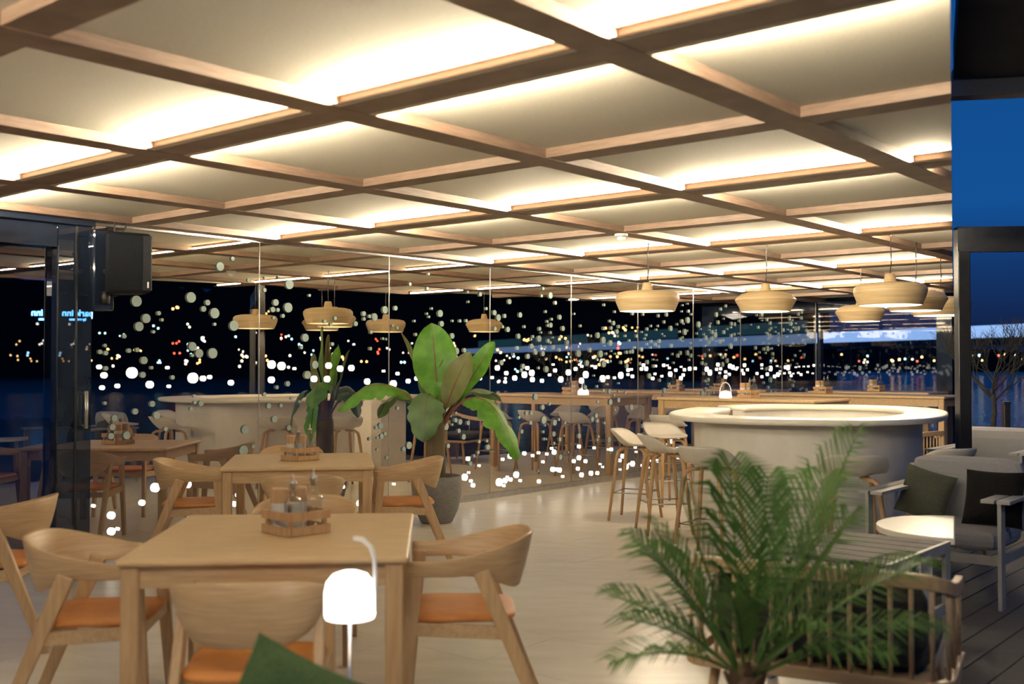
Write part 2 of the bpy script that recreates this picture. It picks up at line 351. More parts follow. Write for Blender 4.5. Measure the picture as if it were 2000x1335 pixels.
# ------------------------------------------------------------------ glass partition with dots
wall = struct('wall_back')
US = [4.18, 5.75, 7.31, 8.83, 10.32, 11.78, 13.2, 14.6, 16.0, FAR - .05]
ZT = 2.53
disc_me = {}
def disc(r, m):
    k = (round(r, 4), m.name)
    if k not in disc_me:
        b = MB(); n = 16
        b.add([(math.cos(2 * math.pi * i / n) * r, 0, math.sin(2 * math.pi * i / n) * r) for i in range(n)] + [(math.cos(2 * math.pi * i / n) * r, .003, math.sin(2 * math.pi * i / n) * r) for i in range(n)],
              [tuple(range(n)), tuple(range(2 * n - 1, n - 1, -1))] + [(i, i + n, (i + 1) % n + n, (i + 1) % n) for i in range(n)])
        disc_me[k] = b.mesh('dot', m, recalc=True)
    return disc_me[k]
SIZES = [.014, .018, .024, .030, .037, .044]
ndots = 0
RZ = math.atan2(U.y, U.x)
for k in range(len(US) - 1):
    a, b = US[k] + .004, US[k + 1] - .004
    mb = MB(); ubox(mb, a, b, WALL, WALL + .012, .06, ZT)
    # only the room-side face mirrors: a single sheet with thin edges
    p = MB(); p.add([g(a, WALL, .06), g(b, WALL, .06), g(b, WALL, ZT), g(a, WALL, ZT)], [(0, 1, 2, 3)])
    pane = p.obj('glass_panel', mirrorg, wall)
    MB().box(g((a + b) / 2, WALL + .006, (ZT + .06) / 2), (.001, .001, .001)) 
    e_ = MB(); ubox(e_, b + .001, b + .006, WALL - .004, WALL + .012, .02, ZT); e_.obj('glass_edge', clear if False else steel, wall, recalc=True)
    placed = []; small = {frost: MB(), glowdot: MB()}
    def put(u, z, r, lit):
        global ndots
        if u - r < a + .01 or u + r > b - .01 or z - r < .08 or z + r > ZT - .1: return
        for (pu, pz, pr) in placed:
            if (pu - u) ** 2 + (pz - z) ** 2 < (pr + r + .006) ** 2: return
        placed.append((u, z, r)); m = glowdot if lit else frost
        dist = g(u, WALL).y
        if (2 * r * 2083 / dist > 9 and ndots < 292):
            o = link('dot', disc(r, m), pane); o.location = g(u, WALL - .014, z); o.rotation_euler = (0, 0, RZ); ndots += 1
        else:
            n = 12; c = g(u, WALL - .014, z)
            small[m].add([c + U * math.cos(2 * math.pi * i / n) * r + Vector((0, 0, math.sin(2 * math.pi * i / n) * r)) for i in range(n)] + [c + W * .003 + U * math.cos(2 * math.pi * i / n) * r + Vector((0, 0, math.sin(2 * math.pi * i / n) * r)) for i in range(n)],
                         [tuple(range(n)), tuple(range(2 * n - 1, n - 1, -1))] + [(i, i + n, (i + 1) % n + n, (i + 1) % n) for i in range(n)])
    def pick(big): return rnd.choices(SIZES, (2, 3, 4, 3, 2, 1.4) if big else (3, 4, 3, 2, 1, .4))[0]
    L = (b - a) / 1.5 * (1.0 if k < 3 else 1.5)
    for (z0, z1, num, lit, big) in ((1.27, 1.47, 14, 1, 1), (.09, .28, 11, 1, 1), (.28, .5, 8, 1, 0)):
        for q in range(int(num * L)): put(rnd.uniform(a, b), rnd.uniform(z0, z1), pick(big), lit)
    for q in range(int(15 * L)):     # loose clusters
        cu, cz = rnd.uniform(a, b), rnd.choice([rnd.uniform(.45, 1.2), rnd.uniform(1.47, 2.0), rnd.uniform(1.5, 2.35)])
        for t in range(rnd.randint(3, 7)):
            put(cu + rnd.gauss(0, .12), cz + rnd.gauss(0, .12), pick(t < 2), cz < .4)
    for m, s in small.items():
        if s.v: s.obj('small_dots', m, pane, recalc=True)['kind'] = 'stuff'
mb = MB(); ubox(mb, US[0], FAR, WALL - .02, WALL + .03, 0, .06); mb.obj('floor_rail', steel, wall, recalc=True)
mb = MB(); ubox(mb, US[0], FAR, WALL - .02, WALL + .03, ZT, ZT + .035); mb.obj('top_rail', steel, wall, recalc=True)

# sliding door left of the partition, dark frame
door = struct('door_1')
mb = MB(); ubox(mb, 3.90, 4.165, WALL - .05, WALL + .05, 0, ZT); mb.obj('door_post', postm, door, recalc=True)
mb = MB(); ubox(mb, .5, 3.90, WALL - .04, WALL + .05, 2.33, ZT); mb.obj('door_header', darkframe, door, recalc=True, bevel=.006)
mb = MB(); ubox(mb, .5, 4.165, WALL - .10, WALL + .05, ZT - .025, ZT + .02); mb.obj('header_lip', darkframe, door, recalc=True, bevel=.006)
mb = MB(); ubox(mb, .5, 3.90, WALL - .04, WALL + .05, 0, .11); mb.obj('door_sill', darkframe, door, recalc=True, bevel=.006)
mb = MB(); ubox(mb, 4.035, 4.05, WALL - .056, WALL - .05, .02, ZT - .03); mb.obj('stile_groove', blackm, door, recalc=True)
mb = MB(); ubox(mb, 3.895, 3.90, WALL - .056, WALL - .04, .1, 2.34); mb.obj('glazing_bead', blackm, door, recalc=True)
mb = MB(); mb.add([g(.5, WALL + .0, .11), g(3.90, WALL + .045, .11), g(3.90, WALL + .045, 2.33), g(.5, WALL + .0, 2.33)], [(0, 1, 2, 3)]); mb.obj('door_pane', doorg, door)
mb = MB(); mb.tube([g(4.10, WALL - .10, .98), g(4.10, WALL - .10, 1.26)], .016, 8)
for z in (1.0, 1.24): mb.tube([g(4.10, WALL - .10, z), g(4.10, WALL - .045, z)], .008, 6)
mb.obj('door_handle', steel, door, smooth=True)

# far facade window
win = struct('window_1')
f0, f1 = w_edge(FAR) + .02, WALL
for w, ww in ((f0 + .12, .24), (f1 - .03, .06)):
    mb = MB(); ubox(mb, FAR, FAR + .12, w - ww / 2, w + ww / 2, 0, 2.5); mb.obj('window_post', darkframe, win, recalc=True)
mb = MB(); ubox(mb, FAR, FAR + .12, f0, f1, 2.36, 2.72); mb.obj('window_header', darkframe, win, recalc=True)
mb = MB(); ubox(mb, FAR, FAR + .12, f0, f1, -.02, .1); mb.obj('window_sill', darkframe, win, recalc=True)
mb = MB(); mb.add([g(FAR + .05, f0 + .24, .1), g(FAR + .05, f1 - .06, .1), g(FAR + .05, f1 - .06, 2.36), g(FAR + .05, f0 + .24, 2.36)], [(0, 1, 2, 3)]); mb.obj('window_pane', windowg, win)

# ------------------------------------------------------------------ dining furniture
def lerp(a, b, t): return a + (b - a) * t
def sm(t): t = max(0, min(1, t)); return t * t * (3 - 2 * t)
def make_chair():
    t = thing('dining_chair', '', 'chair')
    n = 40; rows = []
    def path(s):           # s in -1..1, 0 at the back
        a = abs(s); sg = 1 if s >= 0 else -1
        if a > .62:
            q = (a - .62) / .38; return sg * lerp(.243, .240, q), lerp(-.02, .22, q)
        th = a / .62 * math.pi / 2
        x = math.sin(th) ** .85 * .243; y = -.02 - .235 * abs(math.cos(th)) ** .85
        return sg * x, y
    def ring(th):
        out = []
        for i in range(n + 1):
            s = -1 + 2 * i / n; a = abs(s); x, y = path(s)
            top = lerp(.765, .675, sm((a - .12) / .75)); bot = lerp(.545, .612, sm((a - .15) / .5))
            nx, ny = x / .243, (y + .02) / .235 if y < -.02 else 0
            l_ = math.hypot(nx, ny) or 1; nx /= l_; ny /= l_
            ln = lerp(.035, .012, sm((a - .3) / .5))
            out.append([(x + nx * (ln * q + th - .0 - .02 * (1 - q) ** 2 * (a < .7)), y + ny * (ln * q + th - .02 * (1 - q) ** 2 * (a < .7)), lerp(bot, top, q)) for q in (0, .33, .66, 1)])
        return out
    o_, i_ = ring(.007), ring(-.007)
    rows = [a + b[::-1] for a, b in zip(o_, i_)]
    mb = MB(); mb.grid(rows, closed=True); mb.f.append(tuple(range(7, -1, -1))); mb.f.append(tuple(n * 8 + k for k in range(8)))
    o = mb.obj('shell', oaks, t, smooth=False, recalc=True)
    for p in o.data.polygons: p.use_smooth = len(p.vertices) == 4 and True
    bv = o.modifiers.new('b', 'BEVEL'); bv.width = .003; bv.segments = 1; bv.limit_method = 'ANGLE'; bv.angle_limit = R(50)
    for sx_ in (-1, 1):
        MB().bar((sx_ * .240, .235, 0), (sx_ * .228, .185, .64), .030, .040, .034, .06).obj('leg', oakl, t, recalc=True, bevel=.005)
        MB().bar((sx_ * .238, -.335, 0), (sx_ * .226, -.075, .63), .030, .042, .034, .066).obj('leg', oakl, t, recalc=True, bevel=.005)
        MB().bar((sx_ * .228, .20, .405), (sx_ * .226, -.17, .385), .024, .052, .024, .052, side=(1, 0, 0)).obj('seat_rail', oak, t, recalc=True, bevel=.003)
    MB().bar((-.23, .205, .41), (.23, .205, .41), .024, .05, side=(0, 1, 0)).obj('seat_rail', oak, t, recalc=True, bevel=.003)
    MB().bar((-.22, -.165, .39), (.22, -.165, .39), .024, .045, side=(0, 1, 0)).obj('seat_rail', oak, t, recalc=True, bevel=.003)
    def outline(k):
        pts = []
        for i in range(40):
            a = 2 * math.pi * i / 40; c, s = math.cos(a), math.sin(a)
            x = .222 * k * math.copysign(abs(c) ** .45, c); y = .225 * k * math.copysign(abs(s) ** .45, s) + .005
            pts.append((x * (1 + .06 * (y > 0) * y / .2), y))
        return pts
    mb = MB(); mb.grid([[(x, y, z) for x, y in outline(k)] for k, z in ((.96, .425), (1, .432), (1, .444), (.96, .452), (.6, .449))], closed=True)
    N = len(mb.v) - 40; mb.f.append(tuple(range(N, N + 40))); mb.f.append(tuple(range(39, -1, -1)))
    mb.obj('seat_pad', leather, t, smooth=True, recalc=True)
    return t
chair = Kit(make_chair)
def make_table():
    t = thing('dining_table', '', 'table')
    lx, ly = .535, .60
    MB().box((0, 0, .727), (2 * lx, 2 * ly, .026), ch=.008).obj('tabletop', oakt, t, recalc=True)
    for sx_ in (-1, 1):
        for sy in (-1, 1):
            x, y = sx_ * (lx - .052), sy * (ly - .052)
            MB().box((x, y, .357), (.066, .066, .714), ch=.006).obj('leg', oakl, t, recalc=True)
        MB().box((sx_ * (lx - .045), 0, .672), (.022, 2 * ly - .17, .084)).obj('apron', oak, t, recalc=True)
        MB().box((0, sx_ * (ly - .045), .672), (2 * lx - .17, .022, .084)).obj('apron', oak, t, recalc=True)
    return t
table = Kit(make_table)
T1, A1 = Vector((-.965, 4.545, 0)), R(4.2)
T2, A2 = Vector((-1.60, 8.08, 0)), R(9.5)
table.place(T1, A1, 'square oak dining table set with four chairs in front, nearer of the two')
table.place(T2, A2, 'oak dining table further back, beside the potted banana plant')
def around(T, A, x, y): return T + Matrix.Rotation(A, 3, 'Z') @ Vector((x, y, 0))
G = 'oak chairs with orange leather seats'
chair.place((-.875, 3.665, 0), R(4), 'oak chair with orange seat seen from behind, at the front table beside the green cushion', G)
chair.place((-1.69, 4.42, 0), R(-84), 'oak chair pushed in at the near table, side with the dark door behind it', G)
chair.place((-.21, 4.50, 0), R(93), 'oak chair standing in the open floor on the aisle side of the near table', G)
chair.place((-1.06, 5.42, 0), R(184), 'oak chair on the far side of the near table, behind its condiment crate', G)
chair.place((-2.36, 7.95, 0), R(-80), 'oak chair at the rear table, in front of the dotted glass on the door side', G)
chair.place((-.81, 8.02, 0), R(100), 'oak chair at the rear table right in front of the stone plant pot', G)
chair.place((-1.36, 6.97, 0), R(10), 'oak chair between the two tables with its back to the near table', G)
chair.place((-1.86, 9.0, 0), R(190), 'oak chair behind the rear table, only its curved top edge showing', G)
chair.place((-2.71, 5.62, 0), R(96), 'oak chair cut off by the picture edge in front of the sliding door', G)

# condiment crates with mills and bottles
def make_crate():
    t = thing('condiment_crate', '', 'crate'); h = .088
    for s in (-1, 1):
        for z in (.018, .072):
            MB().box((s * h, 0, z), (.010, 2 * h + .01, .032)).obj('slat', oakd, t, recalc=True)
            MB().box((0, s * (h + .002), z), (2 * h - .012, .010, .032)).obj('slat', oakd, t, recalc=True)
        for s2 in (-1, 1): MB().box((s * (h - .013), s2 * (h - .011), .045), (.014, .014, .086)).obj('corner_post', oakd, t, recalc=True)
    MB().box((0, 0, .006), (2 * h - .02, 2 * h - .02, .008)).obj('base_board', oakd, t, recalc=True)
    return t
def make_bottle():
    t = thing('glass_bottle', '', 'bottle')
    MB().lathe([(.030, 0), (.034, .004), (.034, .105), (.030, .118), (.014, .135), (.0125, .165), (.016, .168), (.016, .176)], 20).obj('bottle_body', clear, t, smooth=True)
    MB().lathe([(.010, .155), (.0115, .177), (.013, .178), (.012, .186), (.004, .192), (.0035, .215)], 12).obj('stopper', steel, t, smooth=True)
    return t
def make_mill():
    t = thing('spice_mill', '', 'mill')
    MB().lathe([(.031, 0), (.032, .003), (.032, .10)], 20).obj('mill_body', millw, t, smooth=False)
    MB().lathe([(.0325, .1005), (.0325, .150), (.030, .156), (.006, .157)], 20).obj('mill_top', oakd, t, smooth=False)
    return t
crate, bottle, mill = Kit(make_crate), Kit(make_bottle), Kit(make_mill)
for (x, y, z, where, sc_) in ((-.92, 4.56, .74, 'on the near dining table', 1.12), (-1.60, 8.07, .74, 'on the rear dining table', 1.1), (2.97, 13.4, 1.05, 'on the high table behind the bar', 1.1), (4.51, 15.48, 1.05, 'on the second high table', 1.1), (5.70, 16.7, 1.05, 'on the furthest high table', 1.1)):
    zz = z + .0008
    crate.place((x, y, zz), R(45), 'small slatted wooden condiment crate ' + where, 'condiment crates', sc_)
    zb = zz + .0115 * sc_
    d = .052 * sc_
    mill.place((x - d * 1.25, y + .01, zb), 0, 'white spice mill at the door side of crate ' + where, 'spice mills', sc_)
    mill.place((x - .002, y + d * 1.1, zb), 0, 'white spice mill at the back of the crate ' + where, 'spice mills', sc_)
    bottle.place((x, y - d * 1.1, zb), 0, 'glass bottle at the front of the crate ' + where, 'glass bottles', sc_)
    bottle.place((x + d * 1.25, y + .005, zb), 0, 'glass bottle at the aisle side of the crate ' + where, 'glass bottles', sc_ * 1.08)

# ------------------------------------------------------------------ bar, high tables, stools
E1 = Vector((.382, .924, 0)).normalized(); E2 = Vector((E1.y, -E1.x, 0))
BC = E1 * 9.84 - E2 * 1.19
def sup(a, A, B, n=2.5):
    c, s = math.cos(a), math.sin(a)
    return BC + E1 * (A * math.copysign(abs(c) ** (2 / n), c)) + E2 * (B * math.copysign(abs(s) ** (2 / n), s))
bar = thing('round_bar', 'large pale oval bar counter with an open middle, ringed by stools', 'bar', BC)
iv = Matrix.Translation(-BC)
def ringmesh(a0, a1, outer, inner, prof, n=96):
    # prof: list of (t, z), t 0 at the outer edge .. 1 at the inner edge
    rows = []
    for i in range(n + 1):
        a = lerp(a0, a1, i / n); po = sup(a, *outer); pi = sup(a, *inner)
        rows.append([iv @ (po.lerp(pi, t) + Vector((0, 0, z))) for t, z in prof])
    mb = MB(); mb.grid(rows, closed=True); m = len(prof)
    mb.f.append(tuple(range(m))); mb.f.append(tuple(n * m + k for k in reversed(range(m))))
    return mb
g0, g1 = R(-60), R(-78) + 2 * math.pi
ringmesh(g0, g1, (1.72, 1.14), (1.33, .80), [(0, 1.005), (-.025, 1.017), (-.03, 1.03), (-.02, 1.045), (.02, 1.05), (.98, 1.05), (1.03, 1.035), (1.02, 1.005)]).obj('bar_top', barw, bar, smooth=True, recalc=True)
ringmesh(g0, g1, (1.52, .94), (1.46, .88), [(0, .0), (0, 1.004), (1, 1.004), (1, .0)]).obj('bar_front', barb, bar, smooth=False, recalc=True)
ringmesh(g0, g1, (1.40, .87), (1.36, .82), [(0, .0), (0, 1.004), (1, 1.004), (1, .0)]).obj('bar_inner_wall', barb, bar, smooth=False, recalc=True)
for a in (g0, g1):
    po, pi = sup(a, 1.52, .94), sup(a, 1.36, .82)
    MB().bar(iv @ (po + Vector((0, 0, .5))), iv @ (pi + Vector((0, 0, .5))), .04, 1.0, side=(U.x, U.y, 0)).obj('bar_end_panel', barb, bar, recalc=True)

def high_table(A, L, Wd, label):
    c = A + U * Wd / 2 - W * L / 2; t = thing('high_table', label, 'table', c, RZ, 'high oak tables')
    MB().box((0, 0, 1.033), (Wd, L, .034), ch=.008).obj('tabletop', oakt, t, recalc=True)
    for sx_ in (-1, 1):
        for sy in (-1, 1): MB().box((sx_ * (Wd / 2 - .05), sy * (L / 2 - .05), .508), (.075, .075, 1.016), ch=.006).obj('leg', oakl, t, recalc=True)
        MB().box((sx_ * (Wd / 2 - .05), 0, .965), (.024, L - .18, .10)).obj('apron', oak, t, recalc=True)
        MB().box((0, sx_ * (L / 2 - .05), .965), (Wd - .18, .024, .10)).obj('apron', oak, t, recalc=True)
H1, H2, H3 = Vector((1.85, 13.66, 0)), Vector((3.52, 15.66, 0)), Vector((4.74, 17.1, 0))
high_table(H1, 2.13, 1.04, 'long high oak table right behind the bar counter')
high_table(H2, 2.75, 1.0, 'high oak table between the first high table and the far one')
high_table(H3, 1.9, .9, 'furthest high oak table, by the window facing the river')

def make_stool():
    t = thing('bar_stool', '', 'stool')
    nr, na = 8, 36; top = []; 
    for i in range(nr + 1):
        q = i / nr; row = []
        for k in range(na):
            a = 2 * math.pi * k / na; c, s = math.cos(a), math.sin(a)   # back is -Y
            x = .235 * q * c; y = .215 * q * s
            back = sm((-s + .25) / 1.1)
            z = .715 + .012 * q + (.125 * back * max(0, (q - .45) / .55) ** 1.6) - .012 * (s > .3) * (q > .8) * (s - .3)
            x *= 1 + .10 * back * max(0, q - .5); y *= 1 + .16 * back * max(0, q - .5)
            row.append((x, y, z))
        top.append(row)
    bot = [[(x * .985, y * .985, z - .02 - .012 * (1 - i / nr)) for x, y, z in r] for i, r in enumerate(top)]
    mb = MB(); mb.grid(top + bot[::-1], closed=True)
    mb.obj('seat_shell', stoolm, t, smooth=True, recalc=True)
    for sx_ in (-1, 1):
        for sy in (-1, 1):
            pts = [(sx_ * .06, sy * .05, .672), (sx_ * .115, sy * .10, .668), (sx_ * .140, sy * .125, .645), (sx_ * .150, sy * .135, .60), (sx_ * .215, sy * .20, 0)]
            MB().tube(pts, [.014, .016, .018, .018, .013], 8).obj('leg', oakd, t, smooth=True)
        MB().tube([(sx_ * .178, -.165, .26), (sx_ * .178, .165, .26)], .006, 6).obj('footrest', steel, t, smooth=True)
    MB().tube([(-.178, .165, .26), (.178, .165, .26)], .006, 6).obj('footrest', steel, t, smooth=True)
    MB().tube([(-.178, -.165, .26), (.178, -.165, .26)], .006, 6).obj('footrest', steel, t, smooth=True)
    return t
stool = Kit(make_stool)
def face(p, q): return math.atan2(-(q[0] - p[0]), q[1] - p[1])
SG = 'pale shell bar stools with wooden legs'
for p, lab in (((1.17, 10.15), 'pale shell stool beside the bar tip, nearest the dotted glass'), ((1.33, 9.38), 'pale shell stool at the rounded end of the bar, second from the dotted glass'),
               ((1.50, 8.10), 'pale shell stool at the near side of the bar, seen through the palm fronds'), ((2.36, 7.40), 'pale shell stool in front of the middle of the bar, behind the palm'),
               ((3.20, 7.95), 'pale shell stool at the bar end next to the outdoor armchair'), ((1.62, 11.25), 'pale shell stool behind the bar, between it and the high table leg')):
    stool.place((p[0], p[1], 0), face(p, BC), lab, SG)
HG = 'stools around the high tables'
for A, L, Wd, nm in ((H1, 2.13, 1.04, 'first high table'), (H2, 2.75, 1.0, 'second high table')):
    for q, od in ((.35, 'nearest the dotted glass'), (1.05, 'in the middle'), (1.75, 'nearest the river window')):
        p = A - W * q - U * .28; stool.place((p.x, p.y, 0), RZ - R(90), 'pale stool on the bar side of the ' + nm + ', ' + od, HG)
        if A is H1:
            p = A - W * q + U * (Wd + .28); stool.place((p.x, p.y, 0), RZ + R(90), 'pale stool on the window side of the ' + nm + ', ' + od, HG)

# ------------------------------------------------------------------ pendant lamps
def make_pendant(prof):
    def f():
        t = thing('pendant_lamp', '', 'lamp')
        MB().lathe(prof, 48, cap0=False).obj('lamp_shade', lampwood, t, smooth=False)
        for p in t.children[0].data.polygons: p.use_smooth = True
        inner = [(r - .012, z) for r, z in prof if z < .19]
        MB().lathe([(prof[0][0], prof[0][1])] + inner, 48, cap0=False, cap1=True).obj('lamp_lining', lampin, t, smooth=True)
        MB().lathe([(.001, .055), (.20, .055), (.205, .062), (.001, .07)], 32, cap0=False, cap1=False).obj('diffuser', bulbm, t, smooth=True)
        zt = prof[-1][1]
        MB().tube([(0, 0, zt), (.012, .0, zt + .12), (.006, 0, zt + .26), (.015, 0, 2.62 - 1.96)], .0045, 6).obj('cord', cordm, t, smooth=True)
        return t
    return f
pa = Kit(make_pendant([(.242, 0), (.262, .05), (.275, .085), (.283, .12), (.278, .148), (.255, .172), (.20, .186), (.10, .192), (.055, .194), (.050, .20), (.038, .262), (.030, .268)]))
pb = Kit(make_pendant([(.228, 0), (.25, .05), (.283, .105), (.285, .112), (.262, .142), (.225, .168), (.17, .184), (.10, .192), (.056, .194), (.050, .20), (.038, .262), (.030, .268)]))
PG = 'layered wood pendant lamps'
for kit, x, y, lab, s in ((pa, 1.265, 9.97, 'round shouldered wooden pendant lamp nearest the dotted glass, with window reflections', 1.06), (pb, 2.395, 10.06, 'angular wooden pendant lamp hanging alone over the middle of the bar', 1.0),
                       (pa, 3.195, 9.0, 'largest looking round wooden pendant lamp over the bar, nearest the outdoor post', 1.0), (pb, 4.02, 12.3, 'small lower wooden pendant lamp hanging under the large round one', .98),
                       (pb, 3.75, 9.9, 'wooden pendant lamp half hidden behind the large round one', 1.0), (pa, 4.36, 10.85, 'wooden pendant lamp cut off by the dark outdoor post', 1.0)):
    o = kit.place((x, y, 1.96), 0, lab, PG)
    if s != 1: o.scale = (s, s, 1)
    l = bpy.data.lights.new('pendant_bulb', 'POINT'); l.energy = 24; l.color = (1, .8, .55); l.shadow_soft_size = .02
    lo = bpy.data.objects.new('pendant_bulb', l); COL.objects.link(lo); lo.location = (x, y, 1.995); lo['kind'] = 'helper'

# ------------------------------------------------------------------ banana plant
PX, PY = -.70, 9.93
pot = thing('plant_pot', 'large tapered grey stone planter standing before the dotted glass', 'planter', (PX, PY, 0))
MB().lathe([(.135, 0), (.15, .01), (.20, .12), (.228, .26), (.235, .36), (.232, .43), (.215, .435), (.21, .40)], 40, cap1=False).obj('pot_body', potm, pot, smooth=True)
MB().lathe([(.212, .395), (.10, .402), (.01, .405)], 32, cap0=False).obj('gravel', soilm, pot, smooth=True)
bp = thing('banana_plant', 'tall potted banana plant with broad green leaves, some torn and drooping', 'plant', (PX, PY, .40))
def bez(p, t):
    n = len(p) - 1
    if n == 2: return p[0] * (1 - t) ** 2 + p[1] * 2 * t * (1 - t) + p[2] * t * t
    return p[0] * (1 - t) ** 3 + p[1] * 3 * t * (1 - t) ** 2 + p[2] * 3 * t * t * (1 - t) + p[3] * t ** 3
def leaf(parent, pts, width, nrm, m, t0=.25, fold=.25, wave=.02, seed=0, sag=0):
    pts = [Vector(p) for p in pts]; rg = random.Random(seed); N = 22; M_ = 9
    rows = []; ph = rg.random() * 6
    for i in range(N + 1):
        q = i / N; t = lerp(t0, 1, q); p = bez(pts, t); tan = (bez(pts, min(1, t + .01)) - bez(pts, max(0, t - .01))).normalized()
        side = tan.cross(Vector(nrm)).normalized(); up = side.cross(tan).normalized()
        wq = width / 2 * ((math.sin(math.pi / 2 * min(1, q / .55)) ** .8 if q < .55 else max(0, 1 - ((q - .55) / .45) ** 2.1) ** .66)) * (1 - min(.9, sag) * .55 * abs(math.sin(q * 17 + ph)) ** 6) + .003
        row = []
        for k in range(M_):
            s = -1 + 2 * k / (M_ - 1)
            lift = fold * wq * abs(s) ** 1.3 + wave * math.sin(q * 13 + ph + (2 if s > 0 else 0)) * abs(s)
            row.append(p + side * wq * s + up * lift + Vector((0, 0, -sag * wq * abs(s) ** 1.5)))
        rows.append(row)
    o = MB().grid(rows).obj('leaf', m, parent, smooth=True)
    MB().tube([bez(pts, t / 14) - Vector(nrm) * .003 for t in range(15)], [lerp(.014, .003, t / 14) for t in range(15)], 6).obj('midrib', ribm if m is not leafd else stemm, o, smooth=True)
k = .00478
def q(px, pz, dy=0): return ((px - 858) * k, dy, (945 - pz) * k + .0)     # photo offsets measured from the stem foot, in metres
MB().tube([q(858, 945), q(856, 900), q(856, 850), q(858, 800)], [.085, .092, .088, .06], 14).obj('stem', stemm, bp, smooth=True)
leaf(bp, (q(858, 840), q(862, 770, -.02), q(848, 642, -.03)), .41, (.05, -1, .1), leafm, .30, .12, .012, 1)
leaf(bp, (q(862, 850), q(880, 790, -.05), q(893, 760, -.09), q(925, 698, -.12)), .25, (-.25, -1, .25), leafb, .25, .2, .01, 2)
leaf(bp, (q(866, 840), q(905, 780, .1), q(970, 678, .14)), .22, (-.5, -.9, .2), leafm, .35, .25, .012, 3)
leaf(bp, (q(852, 850), q(840, 780, .02), q(788, 660, .03)), .07, (.9, -.4, .2), leafb, .35, .5, .01, 4)
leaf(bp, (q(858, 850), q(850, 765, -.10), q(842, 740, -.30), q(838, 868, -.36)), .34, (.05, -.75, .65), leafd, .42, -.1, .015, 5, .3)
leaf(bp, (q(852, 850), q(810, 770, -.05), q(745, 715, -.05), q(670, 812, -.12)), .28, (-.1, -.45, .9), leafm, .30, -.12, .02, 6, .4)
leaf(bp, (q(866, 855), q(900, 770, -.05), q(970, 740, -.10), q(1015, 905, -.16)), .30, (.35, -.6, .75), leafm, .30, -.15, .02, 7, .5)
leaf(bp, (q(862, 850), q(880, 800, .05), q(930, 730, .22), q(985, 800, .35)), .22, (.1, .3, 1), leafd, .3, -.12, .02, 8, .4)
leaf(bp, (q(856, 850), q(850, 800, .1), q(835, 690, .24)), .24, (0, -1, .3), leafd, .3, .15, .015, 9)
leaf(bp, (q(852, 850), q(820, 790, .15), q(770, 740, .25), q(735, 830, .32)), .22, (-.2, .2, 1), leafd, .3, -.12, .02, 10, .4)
leaf(bp, (q(860, 850), q(868, 790, -.03), q(880, 705, -.01)), .16, (-.1, -1, .2), leafm, .3, .2, .012, 11)

# ------------------------------------------------------------------ palm in the foreground
PPX, PPY = .71, 3.25
pp = thing('palm_pot', 'dark round floor planter holding the foreground palm', 'planter', (PPX, PPY, 0))
MB().lathe([(.14, 0), (.16, .01), (.19, .36), (.195, .40), (.18, .40), (.175, .36)], 32, cap1=False).obj('pot_body', potm, pp, smooth=True)
MB().lathe([(.178, .355), (.02, .36)], 24, cap0=False).obj('gravel', soilm, pp)
palm = thing('potted_palm', 'feathery green palm with thin leaflets, out of focus in the foreground', 'palm', (PPX, PPY, .36))
tr = MB(); tr.tube([(0, 0, 0), (.0, 0, .1), (.004, 0, .19)], [.05, .047, .03], 12)
for i in range(16):
    a = i * 2.4; z = .03 + .009 * i; tr.bar((.035 * math.cos(a), .035 * math.sin(a), z), (.068 * math.cos(a), .068 * math.sin(a), z + .05), .03, .008, .012, .004)
tr.obj('trunk', palmt, palm)
def frond(az, el, L, droop, seed):
    rg = random.Random(seed); d = Vector((math.cos(az) * math.cos(el), math.sin(az) * math.cos(el), math.sin(el)))
    p0 = Vector((math.cos(az) * .02, math.sin(az) * .02, .15)); p1 = p0 + d * L * .55; p2 = p0 + d * L + Vector((math.cos(az) * droop * .5, math.sin(az) * droop * .5, -droop))
    pts = [p0, p1, p2]; mb = MB(); mb.tube([bez(pts, t / 10) for t in range(11)], [lerp(.006, .0015, t / 10) for t in range(11)], 5)
    n = 26
    for i in range(n):
        t = lerp(.26, .99, i / (n - 1)); p = bez(pts, t); tan = (bez(pts, min(1, t + .01)) - bez(pts, t - .01)).normalized()
        side = tan.cross(Vector((0, 0, 1)))
        if side.length < .1: side = Vector((-math.sin(az), math.cos(az), 0))
        side.normalize(); up = side.cross(tan).normalized()
        ll = L * .46 * math.sin(math.pi * lerp(.22, .93, (t - .26) / .73)) ** .7
        for s in (-1, 1):
            dr = (tan * .72 + side * s * .62 + up * .26 + Vector((rg.uniform(-.1, .1),) * 3)).normalized()
            wv = dr.cross(up).normalized() * rg.uniform(.0038, .0058); tip = p + dr * ll + Vector((0, 0, -.34 * ll))
            mid = p + dr * ll * .5 + Vector((0, 0, .03 * ll))
            mb.add([p - wv * .5, p + wv * .5, mid + wv, mid - wv, tip], [(0, 1, 2, 3), (3, 2, 4)])
    mb.obj('frond', palmm, palm)
FR = [(172, 44, .48, .10), (158, 58, .56, .08), (190, 64, .56, .05), (200, 36, .42, .16), (145, 34, .42, .12), (100, 80, .64, .0), (60, 72, .64, .03), (20, 58, .62, .06),
      (5, 42, .64, .10), (-15, 34, .54, .12), (30, 40, .58, .10), (-60, 50, .42, .10), (-110, 58, .44, .08), (45, 54, .74, .04), (130, 50, .54, .08), (10, 66, .80, .02), (-40, 36, .44, .12), (170, 74, .62, .03)]
for i, (az, el, L, dr) in enumerate(FR): frond(R(az), R(el), L, dr, i)

